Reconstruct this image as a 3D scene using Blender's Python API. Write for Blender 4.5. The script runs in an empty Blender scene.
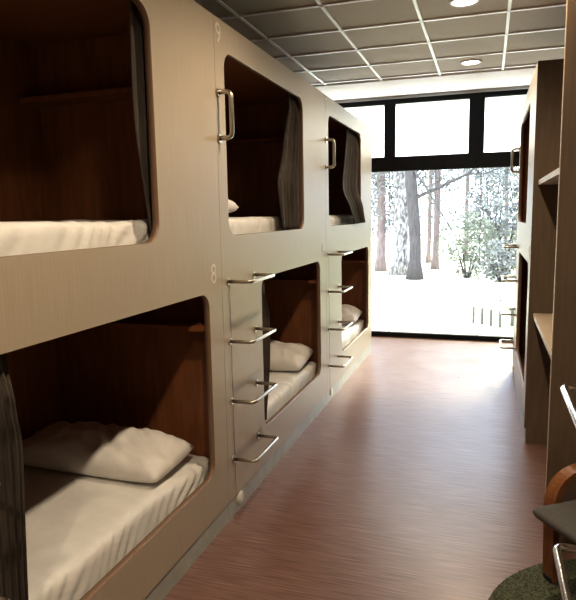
import bpy, bmesh, math, random
from mathutils import Vector, Matrix, noise
random.seed(7)
PI = math.pi
C = bpy.context.scene.collection

# ------------------------------------------------------------------ materials
def mat(name, col, rough=0.5, metal=0.0, spec=0.5):
    m = bpy.data.materials.new(name); m.use_nodes = True
    b = m.node_tree.nodes['Principled BSDF']
    b.inputs['Base Color'].default_value = (*col, 1)
    b.inputs['Roughness'].default_value = rough
    b.inputs['Metallic'].default_value = metal
    b.inputs['Specular IOR Level'].default_value = spec
    return m

def grain(name, c1, c2, scale=(1, 1, 1), nscale=8.0, rough=0.45, bump=0.0, detail=4.0, spec=0.5, lo=0.35, hi=0.65):
    """two-tone noise stretched along one axis, object space"""
    m = mat(name, c1, rough, 0, spec)
    nt = m.node_tree; N = nt.nodes; L = nt.links
    tc = N.new('ShaderNodeTexCoord'); mp = N.new('ShaderNodeMapping')
    mp.inputs['Scale'].default_value = scale
    nz = N.new('ShaderNodeTexNoise'); nz.inputs['Scale'].default_value = nscale; nz.inputs['Detail'].default_value = detail
    cr = N.new('ShaderNodeValToRGB')
    cr.color_ramp.elements[0].position = lo; cr.color_ramp.elements[1].position = hi
    cr.color_ramp.elements[0].color = (*c1, 1); cr.color_ramp.elements[1].color = (*c2, 1)
    L.new(tc.outputs['Object'], mp.inputs['Vector']); L.new(mp.outputs['Vector'], nz.inputs['Vector'])
    L.new(nz.outputs['Fac'], cr.inputs['Fac']); L.new(cr.outputs['Color'], N['Principled BSDF'].inputs['Base Color'])
    if bump:
        bp = N.new('ShaderNodeBump'); bp.inputs['Strength'].default_value = bump; bp.inputs['Distance'].default_value = 0.01
        L.new(nz.outputs['Fac'], bp.inputs['Height']); L.new(bp.outputs['Normal'], N['Principled BSDF'].inputs['Normal'])
    return m

M = {}
M['laminate'] = grain('bunk_laminate', (0.41, 0.345, 0.26), (0.445, 0.375, 0.285), (6, 40, 1.2), 4, 0.42)
M['wood'] = grain('inner_wood', (0.19, 0.068, 0.022), (0.27, 0.10, 0.034), (8, 8, 0.8), 5, 0.45)
M['edge'] = mat('edge_band', (0.24, 0.15, 0.095), 0.4)
M['plinth'] = grain('plinth_laminate', (0.36, 0.37, 0.33), (0.42, 0.43, 0.38), (2, 2, 2), 5, 0.4)
M['seam'] = mat('seam_shadow', (0.22, 0.17, 0.12), 0.7)
M['steel'] = mat('brushed_steel', (0.52, 0.49, 0.44), 0.30, 1.0)
M['chrome'] = mat('chrome_tube', (0.80, 0.80, 0.78), 0.14, 1.0)
M['numeral'] = mat('numeral_paint', (0.66, 0.61, 0.52), 0.5)
M['cap'] = mat('cap_plastic', (0.75, 0.72, 0.64), 0.4)
M['sheet'] = grain('white_sheet', (0.70, 0.69, 0.66), (0.77, 0.76, 0.73), (3, 3, 3), 3, 0.85, 0.25, 3)
M['pillow'] = grain('pillow_cotton', (0.70, 0.675, 0.64), (0.77, 0.745, 0.71), (1, 1, 1), 7, 0.9, 0.5, 4)
M['curtain'] = grain('curtain_cloth', (0.050, 0.039, 0.030), (0.080, 0.064, 0.050), (30, 30, 3), 3, 0.9, 0.2)
M['tile'] = grain('ceiling_tile', (0.44, 0.385, 0.33), (0.52, 0.46, 0.405), (60, 60, 60), 4, 0.75, 0.3, 3)
M['tbar'] = mat('white_tbar', (0.86, 0.87, 0.90), 0.35)
M['plaster'] = grain('white_plaster', (0.88, 0.88, 0.88), (0.90, 0.90, 0.90), (1, 1, 1), 6, 0.8)
M['wall'] = grain('wall_paint', (0.27, 0.23, 0.19), (0.30, 0.26, 0.22), (1, 1, 1), 3, 0.8)
M['frame'] = grain('window_frame_dark', (0.005, 0.006, 0.009), (0.008, 0.010, 0.014), (3, 3, 3), 4, 0.6, 0, 4, .25)
M['joint'] = mat('glass_joint_sealant', (0.35, 0.35, 0.37), 0.5)
M['bentwood'] = grain('bentwood', (0.20, 0.078, 0.028), (0.27, 0.115, 0.043), (14, 14, 2), 4, 0.35)
M['seatcloth'] = grain('seat_cloth', (0.070, 0.066, 0.060), (0.10, 0.095, 0.086), (60, 60, 60), 3, 0.75, 0.2)
M['black'] = mat('black_rubber', (0.02, 0.02, 0.02), 0.6)
M['tray'] = mat('dark_tray', (0.06, 0.045, 0.035), 0.5)
M['cabinet'] = grain('cabinet_laminate', (0.135, 0.095, 0.063), (0.165, 0.118, 0.078), (10, 10, 1), 4, 0.5)
M['shelfboard'] = grain('shelf_laminate', (0.46, 0.37, 0.27), (0.52, 0.42, 0.31), (4, 1, 4), 4, 0.45)
M['rug'] = grain('green_rug_pile', (0.035, 0.042, 0.022), (0.13, 0.14, 0.085), (1, 1, 1), 90, 0.95, 1.0, 2)
M['bark_pale'] = grain('pale_bark', (0.45, 0.42, 0.41), (0.13, 0.11, 0.105), (5, 5, 2.5), 3, 0.9, 0.4, 5, lo=.4, hi=.62)
M['bark_dark'] = grain('dark_bark', (0.085, 0.072, 0.07), (0.13, 0.112, 0.11), (6, 6, 1), 4, 0.9, 0.5)
M['bark_red'] = grain('red_bark', (0.20, 0.15, 0.145), (0.30, 0.24, 0.23), (6, 6, 1), 4, 0.9, 0.3)
M['leaf_grey'] = grain('grey_leaves', (0.15, 0.145, 0.13), (0.38, 0.37, 0.345), (1, 1, 1), 3, 0.8)
M['leaf_olive'] = grain('olive_leaves', (0.17, 0.175, 0.12), (0.40, 0.41, 0.31), (1, 1, 1), 3, 0.8)
M['stone'] = grain('pale_stone', (0.16, 0.165, 0.15), (0.20, 0.205, 0.185), (2, 2, 2), 5, 0.8)
M['eave'] = grain('pale_eave', (0.10, 0.12, 0.13), (0.12, 0.14, 0.15), (1, 1, 1), 2, 0.8)

def floor_mat():
    m = mat('striped_vinyl', (0.3, 0.15, 0.11), 0.33, 0, 1.0)
    nt = m.node_tree; N = nt.nodes; L = nt.links; B = N['Principled BSDF']
    tc = N.new('ShaderNodeTexCoord')
    def nz(scale, s, d):
        mp = N.new('ShaderNodeMapping'); mp.inputs['Scale'].default_value = scale
        n = N.new('ShaderNodeTexNoise'); n.inputs['Scale'].default_value = s; n.inputs['Detail'].default_value = d
        L.new(tc.outputs['Object'], mp.inputs['Vector']); L.new(mp.outputs['Vector'], n.inputs['Vector']); return n
    n1 = nz((2.0, 60, 1), 2.2, 3); n2 = nz((4, 130, 1), 1.3, 2)
    cr = N.new('ShaderNodeValToRGB'); e = cr.color_ramp.elements
    e[0].position = .34; e[0].color = (.095, .043, .032, 1); e[1].position = .66; e[1].color = (.30, .185, .145, 1)
    k = e.new(.5); k.color = (.19, .10, .077, 1)
    mx = N.new('ShaderNodeMix'); mx.data_type = 'FLOAT'; mx.inputs[0].default_value = .4
    L.new(n1.outputs['Fac'], mx.inputs[2]); L.new(n2.outputs['Fac'], mx.inputs[3])
    L.new(mx.outputs[0], cr.inputs['Fac']); L.new(cr.outputs['Color'], B.inputs['Base Color'])
    r = N.new('ShaderNodeMapRange'); r.inputs[3].default_value = .24; r.inputs[4].default_value = .38
    n3 = nz((1, 1, 1), 3, 3); L.new(n3.outputs['Fac'], r.inputs[0]); L.new(r.outputs[0], B.inputs['Roughness'])
    return m
M['floor'] = floor_mat()

def ground_mat():
    m = mat('pale_ground', (.8, .8, .72), 0.9)
    nt = m.node_tree; N = nt.nodes; L = nt.links; B = N['Principled BSDF']
    tc = N.new('ShaderNodeTexCoord'); sx = N.new('ShaderNodeSeparateXYZ'); n = N.new('ShaderNodeTexNoise')
    n.inputs['Scale'].default_value = 1.2
    L.new(tc.outputs['Object'], sx.inputs[0]); L.new(tc.outputs['Object'], n.inputs['Vector'])
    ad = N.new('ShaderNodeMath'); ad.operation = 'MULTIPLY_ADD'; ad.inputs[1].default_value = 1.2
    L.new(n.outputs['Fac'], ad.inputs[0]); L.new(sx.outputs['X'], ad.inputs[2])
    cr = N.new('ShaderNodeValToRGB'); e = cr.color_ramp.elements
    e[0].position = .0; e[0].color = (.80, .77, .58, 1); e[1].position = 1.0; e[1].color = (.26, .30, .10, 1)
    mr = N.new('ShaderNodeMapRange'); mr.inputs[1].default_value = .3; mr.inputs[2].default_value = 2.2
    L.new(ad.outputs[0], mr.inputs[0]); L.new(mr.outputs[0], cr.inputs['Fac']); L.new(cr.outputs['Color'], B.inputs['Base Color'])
    return m
M['ground'] = ground_mat()

def glass_mat():
    m = bpy.data.materials.new('window_glass'); m.use_nodes = True
    nt = m.node_tree; N = nt.nodes; L = nt.links; N.clear()
    o = N.new('ShaderNodeOutputMaterial'); mx = N.new('ShaderNodeMixShader'); t = N.new('ShaderNodeBsdfTransparent')
    g = N.new('ShaderNodeBsdfGlossy'); g.inputs['Roughness'].default_value = .02
    t.inputs['Color'].default_value = (.95, .97, .97, 1)
    f = N.new('ShaderNodeFresnel'); f.inputs['IOR'].default_value = 1.3
    L.new(f.outputs[0], mx.inputs[0]); L.new(t.outputs[0], mx.inputs[1]); L.new(g.outputs[0], mx.inputs[2]); L.new(mx.outputs[0], o.inputs[0])
    return m
M['glass'] = glass_mat()
def glare_white_mat():  # translucent white stands in for daylight glare blowing out the upper panes
    m = bpy.data.materials.new('glare_white_glass'); m.use_nodes = True
    nt = m.node_tree; N = nt.nodes; L = nt.links; N.clear()
    o = N.new('ShaderNodeOutputMaterial'); mx = N.new('ShaderNodeMixShader'); t = N.new('ShaderNodeBsdfTransparent')
    g = N.new('ShaderNodeBsdfTranslucent'); g.inputs['Color'].default_value = (.93, .95, .97, 1); mx.inputs[0].default_value = .72
    L.new(t.outputs[0], mx.inputs[1]); L.new(g.outputs[0], mx.inputs[2]); L.new(mx.outputs[0], o.inputs[0])
    return m
M['glare_white'] = glare_white_mat()
def emit_mat(name, col, s):
    m = mat(name, col); b = m.node_tree.nodes['Principled BSDF']
    b.inputs['Emission Color'].default_value = (*col, 1); b.inputs['Emission Strength'].default_value = s
    return m
M['lamp'] = emit_mat('lamp_diffuser', (1.0, .93, .80), 16)

# ------------------------------------------------------------------ helpers
def obj(name, bm, m, parent=None, smooth=False, loc=None, rz=0):
    me = bpy.data.meshes.new(name)
    if isinstance(bm, bpy.types.Mesh): me = bm
    else:
        bm.normal_update(); bm.to_mesh(me); bm.free()
    ms = m if isinstance(m, (list, tuple)) else [m]
    if len(me.materials) == 0:
        for x in ms: me.materials.append(x)
    if smooth:
        for p in me.polygons: p.use_smooth = True
    o = bpy.data.objects.new(name, me); C.objects.link(o)
    if parent: o.parent = parent
    if loc: o.location = loc
    o.rotation_euler[2] = rz
    return o

def tag(o, label=None, cat=None, group=None, kind=None):
    if label: o['label'] = label
    if cat: o['category'] = cat
    if group: o['group'] = group
    if kind: o['kind'] = kind
    return o

def thing(name, label, cat, loc=(0, 0, 0), rz=0, group=None):
    o = bpy.data.objects.new(name, None); C.objects.link(o); o.empty_display_size = .1
    o.location = loc; o.rotation_euler = (0, 0, rz)
    return tag(o, label, cat, group)

def copy_tree(o, parent=None):
    c = o.copy(); C.objects.link(c)
    if parent: c.parent = parent
    for ch in list(o.children): copy_tree(ch, c)
    return c

def box(bm, x0, x1, y0, y1, z0, z1, bev=0):
    r = bmesh.ops.create_cube(bm, size=1)
    vs = r['verts']
    for v in vs:
        v.co = Vector(((x0 + x1) / 2 + v.co.x * (x1 - x0), (y0 + y1) / 2 + v.co.y * (y1 - y0), (z0 + z1) / 2 + v.co.z * (z1 - z0)))
    if bev:
        es = list({e for v in vs for e in v.link_edges})
        bmesh.ops.bevel(bm, geom=es, offset=bev, segments=2, affect='EDGES', profile=.5)
    return bm
def nbox(*a, **k): return box(bmesh.new(), *a, **k)

def tube(bm, pts, rad, seg=10, closed=False):
    pts = [Vector(p) for p in pts]; n = len(pts); rings = []; up = None
    rads = rad if isinstance(rad, (list, tuple)) else [rad] * n
    for i, p in enumerate(pts):
        a = pts[i - 1] if (i or closed) else pts[i]; b = pts[(i + 1) % n] if (i < n - 1 or closed) else pts[i]
        t = (b - a).normalized()
        if up is None:
            up = t.orthogonal().normalized()
        up = (up - t * up.dot(t)).normalized(); w = t.cross(up)
        rings.append([bm.verts.new(p + (up * math.cos(2 * PI * k / seg) + w * math.sin(2 * PI * k / seg)) * rads[i]) for k in range(seg)])
    for i in range(n if closed else n - 1):
        r0, r1 = rings[i], rings[(i + 1) % n]
        for k in range(seg):
            bm.faces.new((r0[k], r0[(k + 1) % seg], r1[(k + 1) % seg], r1[k]))
    if not closed:
        bm.faces.new(list(reversed(rings[0]))); bm.faces.new(rings[-1])
    return bm

def fillet(pts, r, n=6):
    pts = [Vector(p) for p in pts]; out = [pts[0]]
    for i in range(1, len(pts) - 1):
        p = pts[i]; a = (pts[i - 1] - p); b = (pts[i + 1] - p)
        q = min(r, a.length * .49, b.length * .49); A = p + a.normalized() * q; B = p + b.normalized() * q
        for k in range(n + 1):
            t = k / n; out.append(A * (1 - t) ** 2 + p * 2 * t * (1 - t) + B * t * t)
    out.append(pts[-1]); return out

def disc(bm, c, axis, r, h, seg=20):
    """short cylinder starting at c along axis"""
    c = Vector(c); axis = Vector(axis).normalized()
    return tube(bm, [c, c + axis * h], r, seg)

def rrect(x0, x1, y0, y1, r, n=8):
    out = []
    for cx, cy, a0 in ((x1 - r, y0 + r, -PI / 2), (x1 - r, y1 - r, 0), (x0 + r, y1 - r, PI / 2), (x0 + r, y0 + r, PI)):
        for k in range(n + 1):
            a = a0 + PI / 2 * k / n; out.append((cx + r * math.cos(a), cy + r * math.sin(a)))
    return out

def holed_panel(name, outer, holes, x_front, th, parent, mats):
    """flat panel in the local y-z plane with its outside face at x_front and rounded holes cut through"""
    cu = bpy.data.curves.new(name + '_outline', 'CURVE'); cu.dimensions = '2D'; cu.fill_mode = 'BOTH'; cu.extrude = th / 2
    for poly in [outer] + holes:
        sp = cu.splines.new('POLY'); sp.points.add(len(poly) - 1); sp.use_cyclic_u = True
        for p, (a, b) in zip(sp.points, poly): p.co = (a, b, 0, 1)
    tmp = bpy.data.objects.new('tmp', cu); C.objects.link(tmp)
    dg = bpy.context.evaluated_depsgraph_get(); dg.update()
    me = bpy.data.meshes.new_from_object(tmp.evaluated_get(dg))
    bpy.data.objects.remove(tmp); bpy.data.curves.remove(cu)
    bm = bmesh.new(); bm.from_mesh(me); bpy.data.meshes.remove(me)
    bmesh.ops.remove_doubles(bm, verts=bm.verts, dist=1e-5)
    for v in bm.verts: v.co = Vector((x_front - th / 2 + v.co.z, v.co.x, v.co.y))
    bmesh.ops.recalc_face_normals(bm, faces=bm.faces)
    bm.normal_update()
    ys = [p[0] for p in outer]; zs = [p[1] for p in outer]
    for f in bm.faces:
        if abs(f.normal.x) < .5:
            c = f.calc_center_median()
            inner = min(ys) + .01 < c.y < max(ys) - .01 and min(zs) + .01 < c.z < max(zs) - .01
            f.material_index = 1 if inner else 0
            f.smooth = inner
    return obj(name, bm, mats, parent)

def text_mesh(name, body, size, parent, m, M4):
    cu = bpy.data.curves.new(name, 'FONT'); cu.body = body; cu.size = size; cu.align_x = 'CENTER'; cu.align_y = 'CENTER'; cu.extrude = .0008
    tmp = bpy.data.objects.new('tmp', cu); C.objects.link(tmp)
    dg = bpy.context.evaluated_depsgraph_get(); dg.update()
    me = bpy.data.meshes.new_from_object(tmp.evaluated_get(dg)); bpy.data.objects.remove(tmp); bpy.data.curves.remove(cu)
    me.transform(M4); me.name = name
    me.materials.clear()
    return obj(name, me, m, parent)

# ------------------------------------------------------------------ the room
XL, XR, YB, YW, ZC = -2.262, 1.30, -2.0, 7.683, 2.99
obj('floor', nbox(XL - .1, XR + .1, YB - .1, YW + .06, -.08, 0), M['floor'])['kind'] = 'structure'
obj('wall_left', nbox(XL - .1, XL, YB, YW, 0, ZC), M['wall'])['kind'] = 'structure'
obj('wall_right', nbox(XR, XR + .1, YB, YW, 0, ZC), M['wall'])['kind'] = 'structure'
obj('wall_back', nbox(XL, XR, YB - .1, YB, 0, ZC), M['wall'])['kind'] = 'structure'
obj('ceiling', nbox(XL - .1, XR + .1, YB - .1, YW + .06, ZC + .004, ZC + .12), M['tile'])['kind'] = 'structure'
YT = 6.74                                                        # tiles end, smooth plaster to the window
obj('trim_1', nbox(XL, XR, YT, YW - .05, ZC - .012, ZC + .003), M['plaster'])['kind'] = 'structure'
bm = bmesh.new()
gx0, gp, gy0, gpy = -1.735, .6135, 4.235, .6005
for i in range(-1, 6):
    x = gx0 + i * gp
    if XL < x < XR: box(bm, x - .0115, x + .0115, YB, YT, ZC - .006, ZC + .0035)
for j in range(-11, 5):
    y = gy0 + j * gpy
    if YB < y < YT: box(bm, XL, XR, y - .016, y + .016, ZC - .006, ZC + .0035)
obj('trim_2', bm, M['tbar'])['kind'] = 'structure'

# window wall
win = bpy.data.objects.new('window_1', None); C.objects.link(win); win['kind'] = 'structure'; win.location = (0, YW, 0)
def wpart(name, x0, x1, z0, z1, m, d0=-.035, d1=.04, bev=.003):
    return obj(name, nbox(x0, x1, d0, d1, z0, z1, bev=bev), m, win)
MULL = [(-1.238, -1.105), (-.238, -.065), (.94, 1.08)]
wpart('top_rail', XL, XR, 2.89, 2.985, M['frame'])
wpart('transom', XL, XR, 2.085, 2.26, M['frame'])
wpart('bottom_rail', XL, XR, 0.001, .058, M['frame'])
for a, b in MULL: wpart('mullion', a, b, 2.26, 2.89, M['frame'])
xs = [XL] + [v for ab in MULL for v in ab] + [XR]
for k in range(0, len(xs), 2):
    wpart('upper_pane', xs[k], xs[k + 1], 2.26, 2.89, M['glare_white'], .0, .004, 0)  # overexposed white is put into the pane material
gx = [XL, -1.17, -.085, 1.01, XR]
for a, b in zip(gx, gx[1:]):
    wpart('lower_pane', a + .003, b - .003, .058, 2.085, M['glass'], .0, .004, 0)
for g in gx[1:-1]: wpart('glass_joint', g - .004, g + .004, .058, 2.085, M['joint'], -.004, .008, 0)
wpart('blind_rail', XL, XR, 2.945, 2.977, M['joint'], -.075, -.037)

# ------------------------------------------------------------------ bunks
ML = 2.03          # length of a bunk module
DEP = 1.0
def rung_mesh():
    bm = bmesh.new()
    tube(bm, fillet([(0, 0, 0), (.125, 0, 0), (.125, .355, 0), (0, .355, 0)], .028), .0095, 12)
    return bm
def handle_mesh():
    bm = bmesh.new()
    tube(bm, fillet([(0, 0, 0), (.068, 0, 0), (.068, 0, .213), (0, 0, .213)], .028), .0115, 12)
    return bm
def make_bunk(label, lower=None, upper=None, low_hole=(.545, 1.845), up_hole=(.105, 1.43)):
    t = thing('bunk_bed', label, 'bunk bed', group='built-in bunk beds')
    g = .0012
    holes = [rrect(low_hole[0], low_hole[1], .312, 1.216, .075), rrect(up_hole[0], up_hole[1], 1.475, 2.365, .085)]
    holed_panel('front_panel', [(g, .10), (ML - g, .10), (ML - g, 2.5), (g, 2.5)], holes, 0, .03, t, [M['laminate'], M['edge']])
    obj('plinth', nbox(-.03, -.006, g, ML - g, 0, .0995), M['plinth'], t)
    for y in (g, ML - .018 - g):
        obj('end_panel', nbox(-DEP + .012, -.0305, y, y + .018, 0.0, 2.4995), M['wood'], t)
    obj('back_panel', nbox(-DEP, -DEP + .012, g, ML - g, 0, 2.4995), M['wood'], t)
    obj('top_panel', nbox(-DEP + .012, -.0305, .0195, ML - .0195, 2.455, 2.4995), M['wood'], t)
    obj('upper_bed_base', nbox(-DEP + .012, -.0305, .0195, ML - .0195, 1.255, 1.30), M['wood'], t)
    obj('lower_bed_base', nbox(-DEP + .012, -.0305, .0195, ML - .0195, .13, .17), M['wood'], t)
    for z in (1.035, 2.15):
        obj('headboard_shelf', nbox(-DEP + .012, -.0305, ML - .17, ML - .0195, z, z + .022), M['wood'], t)
    obj('seam_strip', nbox(0, .0007, .0895, .0925, .10, 1.245), M['seam'], t)
    for z in (.31, .625, .94, 1.247):
        r = obj('ladder_rung', rung_mesh(), M['steel'], t, True, (0, .072, z))
        for y in (0, .355):
            obj('flange', disc(bmesh.new(), (0, y, 0), (1, 0, 0), .019, .006), M['steel'], r)
    h = obj('grab_handle', handle_mesh(), M['steel'], t, True, (0, .022, 1.943))
    for z in (0, .213):
        obj('flange', disc(bmesh.new(), (0, 0, z), (1, 0, 0), .022, .008), M['steel'], h)
    c = bmesh.new(); disc(c, (-.006, .15, .062), (1, 0, 0), .036, .008); disc(c, (.001, .15, .062), (1, 0, 0), .024, .005)
    obj('plinth_cap', c, M['cap'], t)
    R = Matrix(((0, 0, 1, 0), (1, 0, 0, 0), (0, 1, 0, 0), (0, 0, 0, 1)))
    if lower: text_mesh('bunk_number', lower, .135, t, M['numeral'], Matrix.Translation((.0008, 1.935, 1.297)) @ R)
    if upper: text_mesh('bunk_number', upper, .135, t, M['numeral'], Matrix.Translation((.0008, .046, 2.425)) @ R)
    return t

FX = -1.234
S = [.675, 2.705, 4.735]
b1 = make_bunk('beige double-deck bunk nearest the camera, its lower bed wide open in the left foreground', lower='8', low_hole=(.49, 1.88), up_hole=(.105, 1.455))
b2 = make_bunk('middle beige double-deck bunk on the left, ladder rungs beside an open grey curtain', lower='8', upper='9')
b3 = copy_tree(b2); b3['label'] = 'beige double-deck bunk on the left standing closest to the window wall'
for b, s in zip((b1, b2, b3), S): b.location = (FX, s, 0)
b4 = copy_tree(b2); b4['label'] = 'beige double-deck bunk on the right of the aisle, seen edge-on behind the shelves'
b4.location = (.273, 4.255 + ML, 0); b4.rotation_euler = (0, 0, PI)

# ------------------------------------------------------------------ bedding
def mattress_mesh(L, W, H, seed, sag=0):
    """rounded slab, local x 0..-W, y 0..L, z 0..H with soft sheet folds"""
    bm = bmesh.new(); nx, ny, nz_ = 22, 150, 10
    r = .035
    def surf(u, v):        # cross-section in x-z walked round, u in 0..1 ; v along y
        pass
    box(bm, -W, 0, 0, L, 0, H, bev=.0)
    bmesh.ops.subdivide_edges(bm, edges=[e for e in bm.edges if abs((e.verts[0].co - e.verts[1].co).y) > .5], cuts=ny, use_grid_fill=True)
    bmesh.ops.subdivide_edges(bm, edges=[e for e in bm.edges if abs((e.verts[0].co - e.verts[1].co).x) > .5], cuts=nx, use_grid_fill=True)
    bmesh.ops.subdivide_edges(bm, edges=[e for e in bm.edges if abs((e.verts[0].co - e.verts[1].co).z) > .1], cuts=nz_, use_grid_fill=True)
    for v in bm.verts:
        c = v.co
        # round the edges
        q = Vector((min(max(c.x, -W + r), -r), min(max(c.y, r), L - r), min(max(c.z, r), H - r)))
        d = c - q
        if d.length > 1e-6: c = q + d.normalized() * min(d.length, r)
        s = Vector((seed, seed * 1.7, 0))
        if v.co.z > H * .6:
            c.z += .010 * noise.noise(Vector((c.x * 3.5, c.y * 2.2, 0)) + s) + .006 * noise.noise(Vector((c.x * 9 + c.y * 2, c.y * 3, 0)) + s)
        if c.x > -.06:    # slanting folds pulled down the front side
            k = c.y * 80 + (H - c.z) * 62 + 7 * noise.noise(Vector((c.y * 4.5, c.z * 3, seed)))
            amp = .012 * max(0, noise.noise(Vector((c.y * 4.2, 3.3, seed))) + .3)
            c.x += amp * math.sin(k)
            c.z += .4 * amp * math.sin(k * .7) if c.z > H * .75 else 0
        if c.z > .1:
            a = min(max((c.y - L + .62) / .5, 0), 1); b = min(max((c.x + .45) / .35, 0), 1)
            c.z -= sag * a * a * (3 - 2 * a) * b * min(1, (c.z - .1) / .1)
        v.co = c
    return bm

def pillow_mesh(L, W, T, seed):
    """x = long axis, y = short axis, lying flat, z from 0"""
    bm = bmesh.new(); n, m_ = 44, 32; top = {}; bot = {}
    for i in range(n + 1):
        for j in range(m_ + 1):
            a = -1 + 2 * i / n; b = -1 + 2 * j / m_
            pin = 1 - .07 * (1 - abs(b) ** 2) * abs(a) ** 6 * 1.0
            x = a * L / 2 * (1 - .035 * (1 - b * b)) * (1 - .05 * a * a * b * b); y = b * W / 2 * (1 - .05 * (1 - a * a)) * (1 - .06 * a * a * b * b)
            e = max(0., (1 - abs(a) ** 3.2)) ** .5 * max(0., (1 - abs(b) ** 3.0)) ** .5
            w = .012 * noise.noise(Vector((x * 7, y * 7, seed))) + .017 * (.5 - abs(noise.noise(Vector((x * 11 + y * 9, y * 5 - x * 3, seed + 5)))) * 2)
            zt = T * .30 + T * .70 * e + w * e * 1.5
            zb = T * .30 - T * .30 * e ** .6
            v = bm.verts.new((x, y, zt)); top[i, j] = v
            bot[i, j] = v if (i in (0, n) or j in (0, m_)) else bm.verts.new((x, y, zb))
    for i in range(n):
        for j in range(m_):
            bm.faces.new((top[i, j], top[i + 1, j], top[i + 1, j + 1], top[i, j + 1]))
            q = (bot[i, j + 1], bot[i + 1, j + 1], bot[i + 1, j], bot[i, j])
            bm.faces.new(q)
    return bm

LB, UB = .1705, 1.3005                      # top of the bed bases
MH = [.240, .205, .21]; MHU = .262
sets = [
    ('lower', 0, 'white-sheeted mattress in the nearest lower bunk, under the big creased pillow'),
    ('lower', 1, 'white-sheeted mattress in the middle lower bunk, behind the narrow dark curtain'),
    ('lower', 2, 'white-sheeted mattress in the lower bunk closest to the window'),
    ('upper', 0, 'white-sheeted mattress in the nearest upper bunk, at the left edge of the photo'),
    ('upper', 1, 'white-sheeted mattress in the middle upper bunk, partly behind a gathered curtain'),
    ('upper', 2, 'white-sheeted mattress in the upper bunk closest to the window'),
]
for kind, i, lab in sets:
    low = kind == 'lower'
    o = obj('mattress', mattress_mesh(ML - .06, .90, MH[i] if low else MHU, 3.1 * i + (0 if low else 11), .045 if low and i == 0 else 0), M['sheet'], None, True,
            (FX - (.064 if low else .084), S[i] + .03, LB if low else UB))
    tag(o, lab, 'mattress', 'mattresses in the left bunks')

for i, lab, rz, dx, dy, tilt, dz in [
        (0, 'large creased white pillow on the nearest lower bunk', .05, -.505, 1.68, .0, .004),
        (1, 'white pillow on the middle lower bunk against its wooden end', .03, -.465, 1.735, .10, .021),
        (2, 'white pillow on the lower bunk closest to the window', .02, -.465, 1.735, .10, .021)]:
    o = obj('pillow', pillow_mesh(.83 if i == 0 else .80, .43 if i == 0 else .46, .145 if i == 0 else .16, 2.0 + i * 3.3), M['pillow'], None, True, (FX + dx, S[i] + dy, LB + MH[i] + dz), rz)
    o.rotation_euler = (tilt, .045 if i == 0 else 0, rz)
    tag(o, lab, 'pillow', 'pillows on the bunks')
o = obj('pillow', pillow_mesh(.70, .42, .15, 31.), M['pillow'], None, True, (FX - .44, S[1] + .30, UB + MHU + .012), 0)
o.rotation_euler = (0, 0, -.05)
tag(o, 'white pillow corner peeping out on the middle upper bunk behind the handle', 'pillow', 'pillows on the bunks')

# ------------------------------------------------------------------ curtains
def hermite(rows, q, z):
    n = len(rows)
    def slope(i):
        a, b = rows[max(i - 1, 0)], rows[min(i + 1, n - 1)]
        l, r = rows[i][q] - a[q], b[q] - rows[i][q]
        return 0 if (0 < i < n - 1 and l * r <= 0) else (b[q] - a[q]) / (b[0] - a[0])
    for i in range(n - 1):
        a, b = rows[i], rows[i + 1]
        if b[0] <= z + 1e-9:
            h = b[0] - a[0]; t = min(max((z - a[0]) / h, 0), 1); t2 = t * t; t3 = t2 * t
            return (2 * t3 - 3 * t2 + 1) * a[q] + (t3 - 2 * t2 + t) * h * slope(i) + (-2 * t3 + 3 * t2) * b[q] + (t3 - t2) * h * slope(i + 1)
    return rows[-1][q]
def curtain_mesh(rows, folds, depth, x0, seed, nu=64, nv=40):
    """rows: (z, y_start, y_end[, squeeze]) from top to bottom; folds run down"""
    bm = bmesh.new(); rows = sorted(rows, key=lambda r: -r[0]); grid = []
    zt, zb = rows[0][0], rows[-1][0]
    for k in range(nv + 1):
        z = zt + (zb - zt) * k / nv
        ya, yb, xs_ = (hermite(rows, q, z) for q in (1, 2, 3))
        ring = []
        for i in range(nu + 1):
            s = i / nu
            ph = folds * 2 * PI * s + 1.2 * noise.noise(Vector((s * 3, z * 1.4, seed)))
            am = depth * (.55 + .45 * noise.noise(Vector((s * 4, z * .8, seed + 9))) + .25)
            x = x0 + xs_ + am * math.sin(ph) + .25 * am * math.sin(2.3 * ph + 1)
            y = ya + (yb - ya) * (s + .018 * math.cos(ph) * math.sin(PI * s))
            ring.append(bm.verts.new((x, y, z)))
        grid.append(ring)
    for k in range(nv):
        for i in range(nu):
            bm.faces.new((grid[k][i], grid[k + 1][i], grid[k + 1][i + 1], grid[k][i + 1]))
    return bm
CX = FX - .058
def curtain(rows, folds, depth, label, seed, x0=CX):
    yc = sum(r[1] + r[2] for r in rows) / (2 * len(rows)); zb = min(r[0] for r in rows)
    rows = [(r[0] - zb, r[1] - yc, r[2] - yc, r[3] if len(r) > 3 else 0) for r in rows]
    o = obj('bunk_curtain', curtain_mesh(rows, folds, depth, 0, seed), M['curtain'], None, True, (x0, yc, zb))
    md = o.modifiers.new('thickness', 'SOLIDIFY'); md.thickness = .003
    tag(o, label, 'curtain', 'grey-brown bunk curtains')
curtain([(2.45, 2.09, 2.26), (2.2, 2.078, 2.25), (2.0, 2.075, 2.25), (1.75, 2.107, 2.25), (1.49, 2.16, 2.25)], 3, .013, 'dark curtain gathered at the right side of the nearest upper bunk', 1.)
curtain([(2.45, 4.00, 4.20, 0), (2.36, 3.98, 4.16, 0), (2.26, 3.87, 4.118, .036), (2.11, 3.80, 4.122, .038), (1.93, 3.75, 4.122, .038), (1.77, 3.66, 4.122, .038), (1.58, 3.69, 4.112, .038), (1.482, 3.715, 4.06, .038)], 4, .018, 'grey-brown curtain gathered at the right of the middle upper bunk', 2.)
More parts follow.
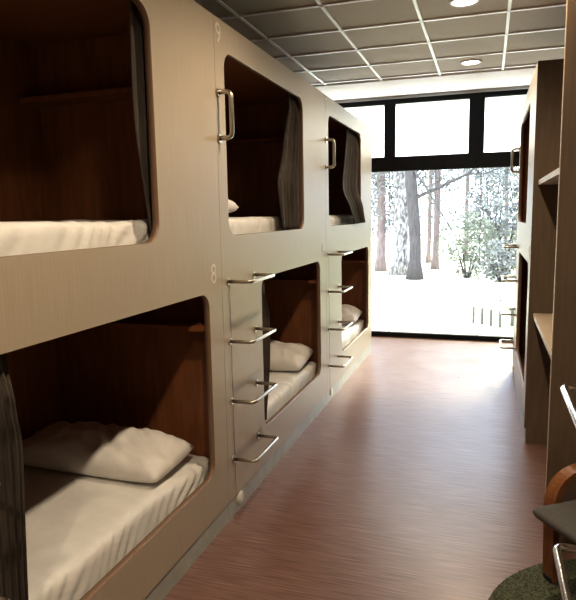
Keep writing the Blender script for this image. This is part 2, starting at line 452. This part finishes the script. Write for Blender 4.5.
curtain([(2.45, 5.78, 6.26, 0), (2.36, 5.76, 6.24, 0), (2.26, 5.58, 6.138, .036), (2.06, 5.48, 6.138, .038), (1.80, 5.39, 6.138, .040), (1.62, 5.52, 6.155, .085), (1.482, 5.76, 6.26, .085)], 4, .016, 'grey-brown curtain gathered in the upper bunk closest to the window', 3.)
curtain([(1.245, 3.30, 3.40, 0), (1.20, 3.29, 3.40, .004), (1.13, 3.258, 3.33, .04), (.985, 3.256, 3.40, .04), (.856, 3.256, 3.415, .04), (.665, 3.256, 3.40, .04), (.48, 3.262, 3.35, .04), (.41, 3.272, 3.325, .04), (.345, 3.288, 3.312, .04)], 2.5, .009, 'narrow dark curtain tied at the left of the middle lower bunk', 4.)
curtain([(1.245, 1.09, 1.33, 0), (1.22, 1.10, 1.345, 0), (1.15, 1.20, 1.335, .012), (1.06, 1.205, 1.32, .04), (.94, 1.205, 1.333, .04), (.76, 1.205, 1.322, .04), (.45, 1.205, 1.305, .04), (.345, 1.225, 1.30, .04)], 4, .010, 'dark brown curtain hanging at the left edge of the nearest lower bunk', 5.)

# ------------------------------------------------------------------ shelving right of the aisle
t = thing('shelf_unit', 'tall open brown shelf unit on the right in front of the far bunk', 'shelf', (.296, 2.93, 0))
obj('side_panel', nbox(0, .97, 0, .022, 0, 2.75, bev=.001), [M['cabinet']], t)
obj('edge_strip', nbox(-.0025, 0, .001, .021, 0, 2.75), M['shelfboard'], t)
obj('back_panel', nbox(.955, .97, .0225, 1.318, 0, 2.5), M['cabinet'], t)
for z in (.873, 1.735):
    obj('shelf', nbox(.006, .9545, .0225, 1.318, z, z + .03, bev=.001), M['shelfboard'], t)

# the right bunk's end board facing the camera
b4e = obj('end_cladding', nbox(-.98, -.0005, ML, ML + .006, .11, 2.5), M['cabinet'], b4)
obj('end_cladding', nbox(-.98, -.014, ML, ML + .006, .0, .1095), M['cabinet'], b4)

# ------------------------------------------------------------------ rug, chair, trolley
bm = bmesh.new(); seg = 72; RR = .60
cen = bm.verts.new((0, 0, .014)); rings = []
for rr, z in ((.2, .009), (.4, .009), (.55, .009), (.59, .008), (.60, .004), (.60, 0)):
    rings.append([bm.verts.new((rr * math.cos(2 * PI * k / seg), rr * math.sin(2 * PI * k / seg), z)) for k in range(seg)])
for k in range(seg):
    bm.faces.new((cen, rings[0][k], rings[0][(k + 1) % seg]))
    for a, b in zip(rings, rings[1:]): bm.faces.new((a[k], b[k], b[(k + 1) % seg], a[(k + 1) % seg]))
rug = obj('round_rug', bm, M['rug'], None, True, (.625, 2.254, 0.0005))
tag(rug, 'round dark green rug on the floor at the lower right', 'rug')
bm = bmesh.new()
for k in range(9000):
    a = random.uniform(0, 2 * PI); r = .60 * math.sqrt(random.random()); h = random.uniform(.004, .009)
    p = Vector((r * math.cos(a), r * math.sin(a), .005)); d = Vector((random.uniform(-1, 1), random.uniform(-1, 1), 0)) * .006
    e = Vector((-d.y, d.x, 0)).normalized() * .0025
    vs = [bm.verts.new(p - e), bm.verts.new(p + e), bm.verts.new(p + d * 1.4 + Vector((0, 0, h)))]; bm.faces.new(vs)
tag(obj('rug_pile', bm, M['rug'], rug), kind='stuff')

# bentwood chair: local +x is backwards, y across
ang = math.radians(36)
ch = thing('bentwood_armchair', 'bentwood armchair with dark grey seat standing on the green rug', 'chair', (.19, 2.49, 0), ang)
def strip(path, y0, w, th):
    """bent laminated strip following a path in x-z"""
    bm = bmesh.new(); n = len(path); rows = []
    for i, (x, z) in enumerate(path):
        a = path[max(i - 1, 0)]; b = path[min(i + 1, n - 1)]
        t_ = Vector((b[0] - a[0], b[1] - a[1])).normalized(); nn = Vector((-t_.y, t_.x)) * th / 2
        rows.append([bm.verts.new((x + sx * nn.x, yy, z + sx * nn.y)) for sx, yy in ((1, y0), (1, y0 + w), (-1, y0 + w), (-1, y0))])
    for r0, r1 in zip(rows, rows[1:]):
        for k in range(4): bm.faces.new((r0[k], r0[(k + 1) % 4], r1[(k + 1) % 4], r1[k]))
    bm.faces.new(rows[0][::-1]); bm.faces.new(rows[-1])
    bmesh.ops.recalc_face_normals(bm, faces=bm.faces)
    return bm
side_path = [(v.x, v.z) for v in fillet([(.155, 0, .016), (.14, 0, .468), (.62, 0, .53)], .14, 10)]
for y in (.005, -.595):
    s_ = obj('arm_frame', strip(side_path, y, .06, .03), M['bentwood'], ch)
    rear = [(v.x, v.z) for v in fillet([(.57, 0, .515), (.60, 0, .016)], .05, 6)]
    obj('rear_leg', strip(rear, y, .06, .028), M['bentwood'], ch)
    for x in (.155, .60):
        obj('foot_glide', nbox(x - .02, x + .02, y + .006, y + .054, .0155, .036, bev=.004), M['black'], s_)
def cushion(x0, x1, y0, y1, z0, z1, r):
    bm = nbox(x0, x1, y0, y1, z0, z1); bmesh.ops.subdivide_edges(bm, edges=bm.edges, cuts=14, use_grid_fill=True)
    for v in bm.verts:
        c = v.co; q = Vector((min(max(c.x, x0 + r), x1 - r), min(max(c.y, y0 + r), y1 - r), min(max(c.z, z0 + r), z1 - r))); d = c - q
        if d.length > 1e-6: v.co = q + d.normalized() * r
    return bm
def seat_bm():
    bm = cushion(0, .56, -.53, 0, .315, .392, .036)
    for v in bm.verts:   # thin nose
        k = min(max(v.co.x / .22, 0), 1); v.co.z = .385 + (v.co.z - .385) * (.55 + .45 * k)
        d = (Vector((v.co.x, v.co.y))).length
    return bm
obj('seat', seat_bm(), M['seatcloth'], ch, True)
obj('seat_rail', nbox(.13, .16, -.5345, .0045, .28, .312), M['bentwood'], ch)
obj('seat_rail', nbox(.50, .53, -.5345, .0045, .28, .312), M['bentwood'], ch)
bb = cushion(0, .06, -.52, -.01, 0, .48, .028)
for v in bb.verts:
    v.co = Vector((.53 + v.co.x + v.co.z * .22, v.co.y, .40 + v.co.z))
obj('backrest', bb, M['seatcloth'], ch, True)

# chrome trolley
tr = thing('chrome_trolley', 'chrome tube trolley frame with rounded corners at the right edge, nearest the camera', 'trolley', (.238, 1.997, 0))
W_, L_ = .42, .55
for z, nm in ((1.028, 'upper_rail'), (.497, 'lower_rail')):
    c4 = [(.0, 0), (W_, 0), (W_ + .0, -L_), (.0, -L_)]
    pts = [Vector((x, y, z)) for x, y in [(.2, 0), *[c4[1]], c4[2], c4[3], c4[0], (.2, 0)]]
    f_ = fillet(pts, .035, 8)[:-1]
    obj(nm, tube(bmesh.new(), f_, .0125, 12, closed=True), M['chrome'], tr, True)
    obj('tray', nbox(.205, W_ - .013, -L_ + .013, -.013, z - .008, z, bev=.002), M['tray'], tr)
for x in (.36,):
    for y in (-.0, -L_):
        p_ = obj('post', tube(bmesh.new(), [(x, y, .085), (x, y, 1.02)], .0115, 12), M['chrome'], tr, True)
for y in (-.0, -L_):
    p_ = obj('foot_bar', tube(bmesh.new(), [(.26, y, .085), (W_ + .02, y, .085)], .0115, 12), M['chrome'], tr, True)
    for x in (.27, W_ + .01):
        w_ = bmesh.new(); disc(w_, (x, y - .012, .053), (0, 1, 0), .036, .024)
        obj('caster_wheel', w_, M['black'], p_)

# ------------------------------------------------------------------ downlights
for k, y in enumerate((6.29, 4.51, 2.73, .95, -.83)):
    x = -.19
    if k < 2:
        d = thing('downlight', ['round recessed ceiling downlight closest to the window', 'round recessed ceiling downlight at the top edge of the photo'][k], 'ceiling light', (x, y, ZC), group='ceiling downlights')
        bm = bmesh.new()
        prof = [(.075, .0035), (.098, .0035), (.098, -.004), (.090, -.009), (.078, -.008), (.075, .0035)]
        rg = [[bm.verts.new((r * math.cos(2 * PI * q / 40), r * math.sin(2 * PI * q / 40), z)) for q in range(40)] for r, z in prof[:-1]]
        for a, b in zip(rg, rg[1:] + rg[:1]):
            for q in range(40): bm.faces.new((a[q], a[(q + 1) % 40], b[(q + 1) % 40], b[q]))
        bmesh.ops.recalc_face_normals(bm, faces=bm.faces)
        obj('trim_ring', bm, M['tbar'], d, True)
        obj('lamp_diffuser', disc(bmesh.new(), (0, 0, -.005), (0, 0, 1), .0755, .008, 40), M['lamp'], d)
    l = bpy.data.lights.new('downlight_lamp', 'SPOT'); l.energy = 112 if k > 1 else 60; l.color = (1., .82, .60)
    l.spot_size = math.radians(150); l.spot_blend = .6; l.shadow_soft_size = .05
    lo = bpy.data.objects.new('downlight_lamp', l); C.objects.link(lo); lo.location = (x, y, ZC - .03)

# ------------------------------------------------------------------ outside
GZ = -.10
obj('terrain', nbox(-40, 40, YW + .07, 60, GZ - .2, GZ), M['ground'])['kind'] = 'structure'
def trunk(bm, x, y, r0, r1, h, lean, seed, seg=12):
    pts = []; rad = []
    for k in range(15):
        f = k / 14; pts.append((x + lean * f + .06 * noise.noise(Vector((f * 3, seed, 0))), y + .05 * noise.noise(Vector((f * 3, seed, 4))), GZ + h * f))
        rad.append((r0 + (r1 - r0) * f) * (1 + .5 * max(0, .05 - f) / .05))
    return tube(bm, pts, rad, seg)
def leaves(bm, c, s, n, size, seed):
    rnd = random.Random(seed)
    for _ in range(n):
        while True:
            p = Vector((rnd.uniform(-1, 1), rnd.uniform(-1, 1), rnd.uniform(-1, 1)))
            if p.length < 1 and noise.noise(p * 2.3 + Vector((seed, 0, 0))) > -.12: break
        p = Vector(c) + Vector((p.x * s[0], p.y * s[1], p.z * s[2])); z_ = size * rnd.uniform(.5, 1.3)
        if p.z < GZ + .02: continue
        a = Vector((rnd.uniform(-1, 1), rnd.uniform(-1, 1), rnd.uniform(-1, 1))).normalized(); b = a.orthogonal().normalized()
        bm.faces.new([bm.verts.new(p + a * z_), bm.verts.new(p + b * z_ * .5), bm.verts.new(p - a * z_), bm.verts.new(p - b * z_ * .5)])
    return bm
def tree(label, x, y, r0, r1, h, lean, m, crowns, leafm, seed, branches=()):
    t = thing('garden_tree', label, 'tree', (x, y, GZ), group='trees outside the window')
    off = Vector((x, y, GZ))
    bm = trunk(bmesh.new(), x, y, r0, r1, h, lean, seed); bmesh.ops.translate(bm, verts=bm.verts, vec=-off)
    obj('trunk', bm, m, t, True)
    for br in branches:
        b = tube(bmesh.new(), [Vector(p) - off for p in br[0]], br[1], 6); obj('branch', b, m, t, True)
    if crowns:
        b = bmesh.new()
        for c, s, n, sz in crowns: leaves(b, c, s, n, sz, seed)
        bmesh.ops.translate(b, verts=b.verts, vec=-off)
        obj('foliage', b, leafm, t)
    return t
tree('dark straight tree trunk outside the window, left of centre', -1.72, 15.5, .155, .13, 6.2, -.25, M['bark_dark'],
     [((-1.9, 15.6, 5.2), (1.3, .42, 1.4), 500, .08)], M['leaf_grey'], 1,
     [([(-1.80, 15.45, 1.9), (-1.2, 15.3, 2.15), (-.5, 15.2, 2.45), (0.0, 15.1, 2.85), (.5, 15.0, 3.1)], [.045, .04, .035, .026, .015]),
      ([(-1.85, 15.45, 2.7), (-1.45, 15.2, 2.2), (-1.1, 15.1, 1.6), (-.8, 14.95, 1.15)], [.03, .026, .02, .012]),
      ([(-.5, 15.2, 2.45), (-.1, 15.1, 2.45), (.35, 15.0, 2.6)], [.024, .018, .010])])
tree('pale mottled tree trunk outside the window, beside the bunk', -2.245, 16.65, .21, .18, 6.4, .1, M['bark_pale'],
     [((-2.5, 16.7, 3.0), (.95, .38, 1.9), 1300, .07)], M['leaf_grey'], 2)
tree('thin reddish tree trunk right of the dark trunk outside', -1.45, 18.35, .095, .085, 6.6, .12, M['bark_red'],
     [((-1.45, 18.35, 3.7), (1.1, .30, 1.9), 1000, .065)], M['leaf_grey'], 3)
tree('thin reddish tree trunk at the left edge of the window', -2.94, 17.6, .13, .11, 6.4, .05, M['bark_red'],
     [((-3.1, 17.6, 2.8), (.9, .30, 2.0), 1300, .065)], M['leaf_grey'], 4)
def bush(label, c, s, n, sz, m, seed):
    t = thing('garden_shrub', label, 'shrub', (c[0], c[1], GZ), group='shrubs outside the window')
    off = Vector((c[0], c[1], GZ))
    b = leaves(bmesh.new(), c, s, n, sz, seed); bmesh.ops.translate(b, verts=b.verts, vec=-off); obj('foliage', b, m, t)
    st = bmesh.new()
    for k in range(6):
        a = k * 1.05; tube(st, [(.05 * math.cos(a), .05 * math.sin(a), 0), (s[0] * .35 * math.cos(a), s[1] * .35 * math.sin(a), (c[2] - GZ) * .9)], [.03, .012], 6)
    obj('stem', st, M['bark_dark'], t, True)
bush('pale olive shrub in front of the trees outside', (-.46, 16.05, .75), (.76, .36, .87), 1300, .055, M['leaf_olive'], 11)
bush('tall grey-green shrub filling the right of the window', (.47, 17.3, 1.4), (1.1, .72, 1.58), 3000, .07, M['leaf_grey'], 12)
bush('low grey shrub at the foot of the tall one outside', (.36, 15.2, .42), (.75, .32, .5), 1000, .05, M['leaf_grey'], 13)
bush('wispy high foliage hanging at the top of the window', (.12, 19.05, 3.3), (1.2, .28, .95), 700, .075, M['leaf_grey'], 14)
for q, (x, y, h_) in enumerate([(-3.4, 19.85, 6.6), (-1.86, 20.7, 6.3), (-.68, 21.55, 6.9), (.63, 22.4, 6.6)]):
    tree(['slender distant tree behind the leftmost reddish trunk outside', 'slender distant tree behind the dark trunk outside', 'slender distant tree showing behind the olive shrub outside', 'slender distant tree behind the tall shrub outside'][q],
         x, y, .075, .045, h_, .2 - .1 * q, M['bark_red'], [((x, y, 2.8), (1.15, .28, 2.3), 1200, .06), ((x + .2, y, 5.0), (1.3, .28, 1.3), 500, .075)], M['leaf_grey'], 20 + q)

# small posts and planter on the terrace
for k in range(4):
    x = -.165 + k * .125
    t = thing('garden_post', 'small grey post in the row of four on the pale ground outside', 'post', (x, 9.45 - .1 * k, GZ), group='small posts outside')
    obj('post', nbox(-.02, .02, -.02, .02, 0, .25, bev=.004), M['stone'], t)
    b = bmesh.new(); bmesh.ops.create_uvsphere(b, u_segments=10, v_segments=8, radius=.016); bmesh.ops.translate(b, verts=b.verts, vec=(0, 0, .40))
    tube(b, [(0, 0, .25), (0, 0, .39)], .003, 6)
    obj('knob', b, M['stone'], t, True)
t = thing('stone_planter', 'low grey stone planter outside near the right bunk', 'planter', (.52, 9.4, GZ))
obj('tub', nbox(-.16, .16, -.12, .12, 0, .22, bev=.01), M['stone'], t)
obj('rim', nbox(-.18, .18, -.14, .14, .22, .25, bev=.005), M['stone'], t)
# overhanging eave beam seen as a faint line through the upper panes
tag(obj('eave_beam', nbox(-6, 4, 0, .08, 0, .05), M['eave'], None, False, (0, 9.2, 3.0)), 'faint pale horizontal beam outside across the upper panes', 'beam')

sl = bpy.data.lights.new('sun', 'SUN'); sl.energy = 11.0; sl.angle = math.radians(14); sl.color = (1., .93, .68)
so = bpy.data.objects.new('sun', sl); C.objects.link(so)
so.rotation_euler = Vector((-.28, -1, -.76)).to_track_quat('-Z', 'Y').to_euler()
# ------------------------------------------------------------------ sky, window portal, camera
w = bpy.data.worlds.new('sky'); bpy.context.scene.world = w; w.use_nodes = True
bg = w.node_tree.nodes['Background']; bg.inputs[0].default_value = (.82, .94, 1.14, 1); bg.inputs[1].default_value = 5.2
pl = bpy.data.lights.new('window_portal', 'AREA'); pl.shape = 'RECTANGLE'; pl.size = XR - XL; pl.size_y = 2.95; pl.cycles.is_portal = True
po = bpy.data.objects.new('window_portal', pl); C.objects.link(po); po.location = ((XL + XR) / 2, YW + .05, 1.5); po.rotation_euler = (-PI / 2, 0, 0)

cd = bpy.data.cameras.new('camera'); cam = bpy.data.objects.new('camera', cd); C.objects.link(cam)
cd.sensor_fit = 'HORIZONTAL'; cd.sensor_width = 36; cd.lens = 603.8 / 576 * 36; cd.clip_start = .05
yaw, pit, rol, hf = .3191, .1399, .0183, 1.5735
fw = Vector((-math.sin(yaw) * math.cos(pit), math.cos(yaw) * math.cos(pit), -math.sin(pit)))
rt = Vector((math.cos(yaw), math.sin(yaw), 0)); up = rt.cross(fw)
r2 = rt * math.cos(rol) - up * math.sin(rol); u2 = rt * math.sin(rol) + up * math.cos(rol)
cam.matrix_world = Matrix(((r2.x, u2.x, -fw.x, 0), (r2.y, u2.y, -fw.y, 0), (r2.z, u2.z, -fw.z, hf), (0, 0, 0, 1)))
sc = bpy.context.scene; sc.camera = cam
sc.view_settings.view_transform = 'Standard'; sc.view_settings.look = 'None'; sc.view_settings.exposure = 0; sc.view_settings.gamma = .86
sc.cycles.max_bounces = 10; sc.cycles.diffuse_bounces = 6; sc.cycles.transparent_max_bounces = 12
sc.cycles.use_denoising = True
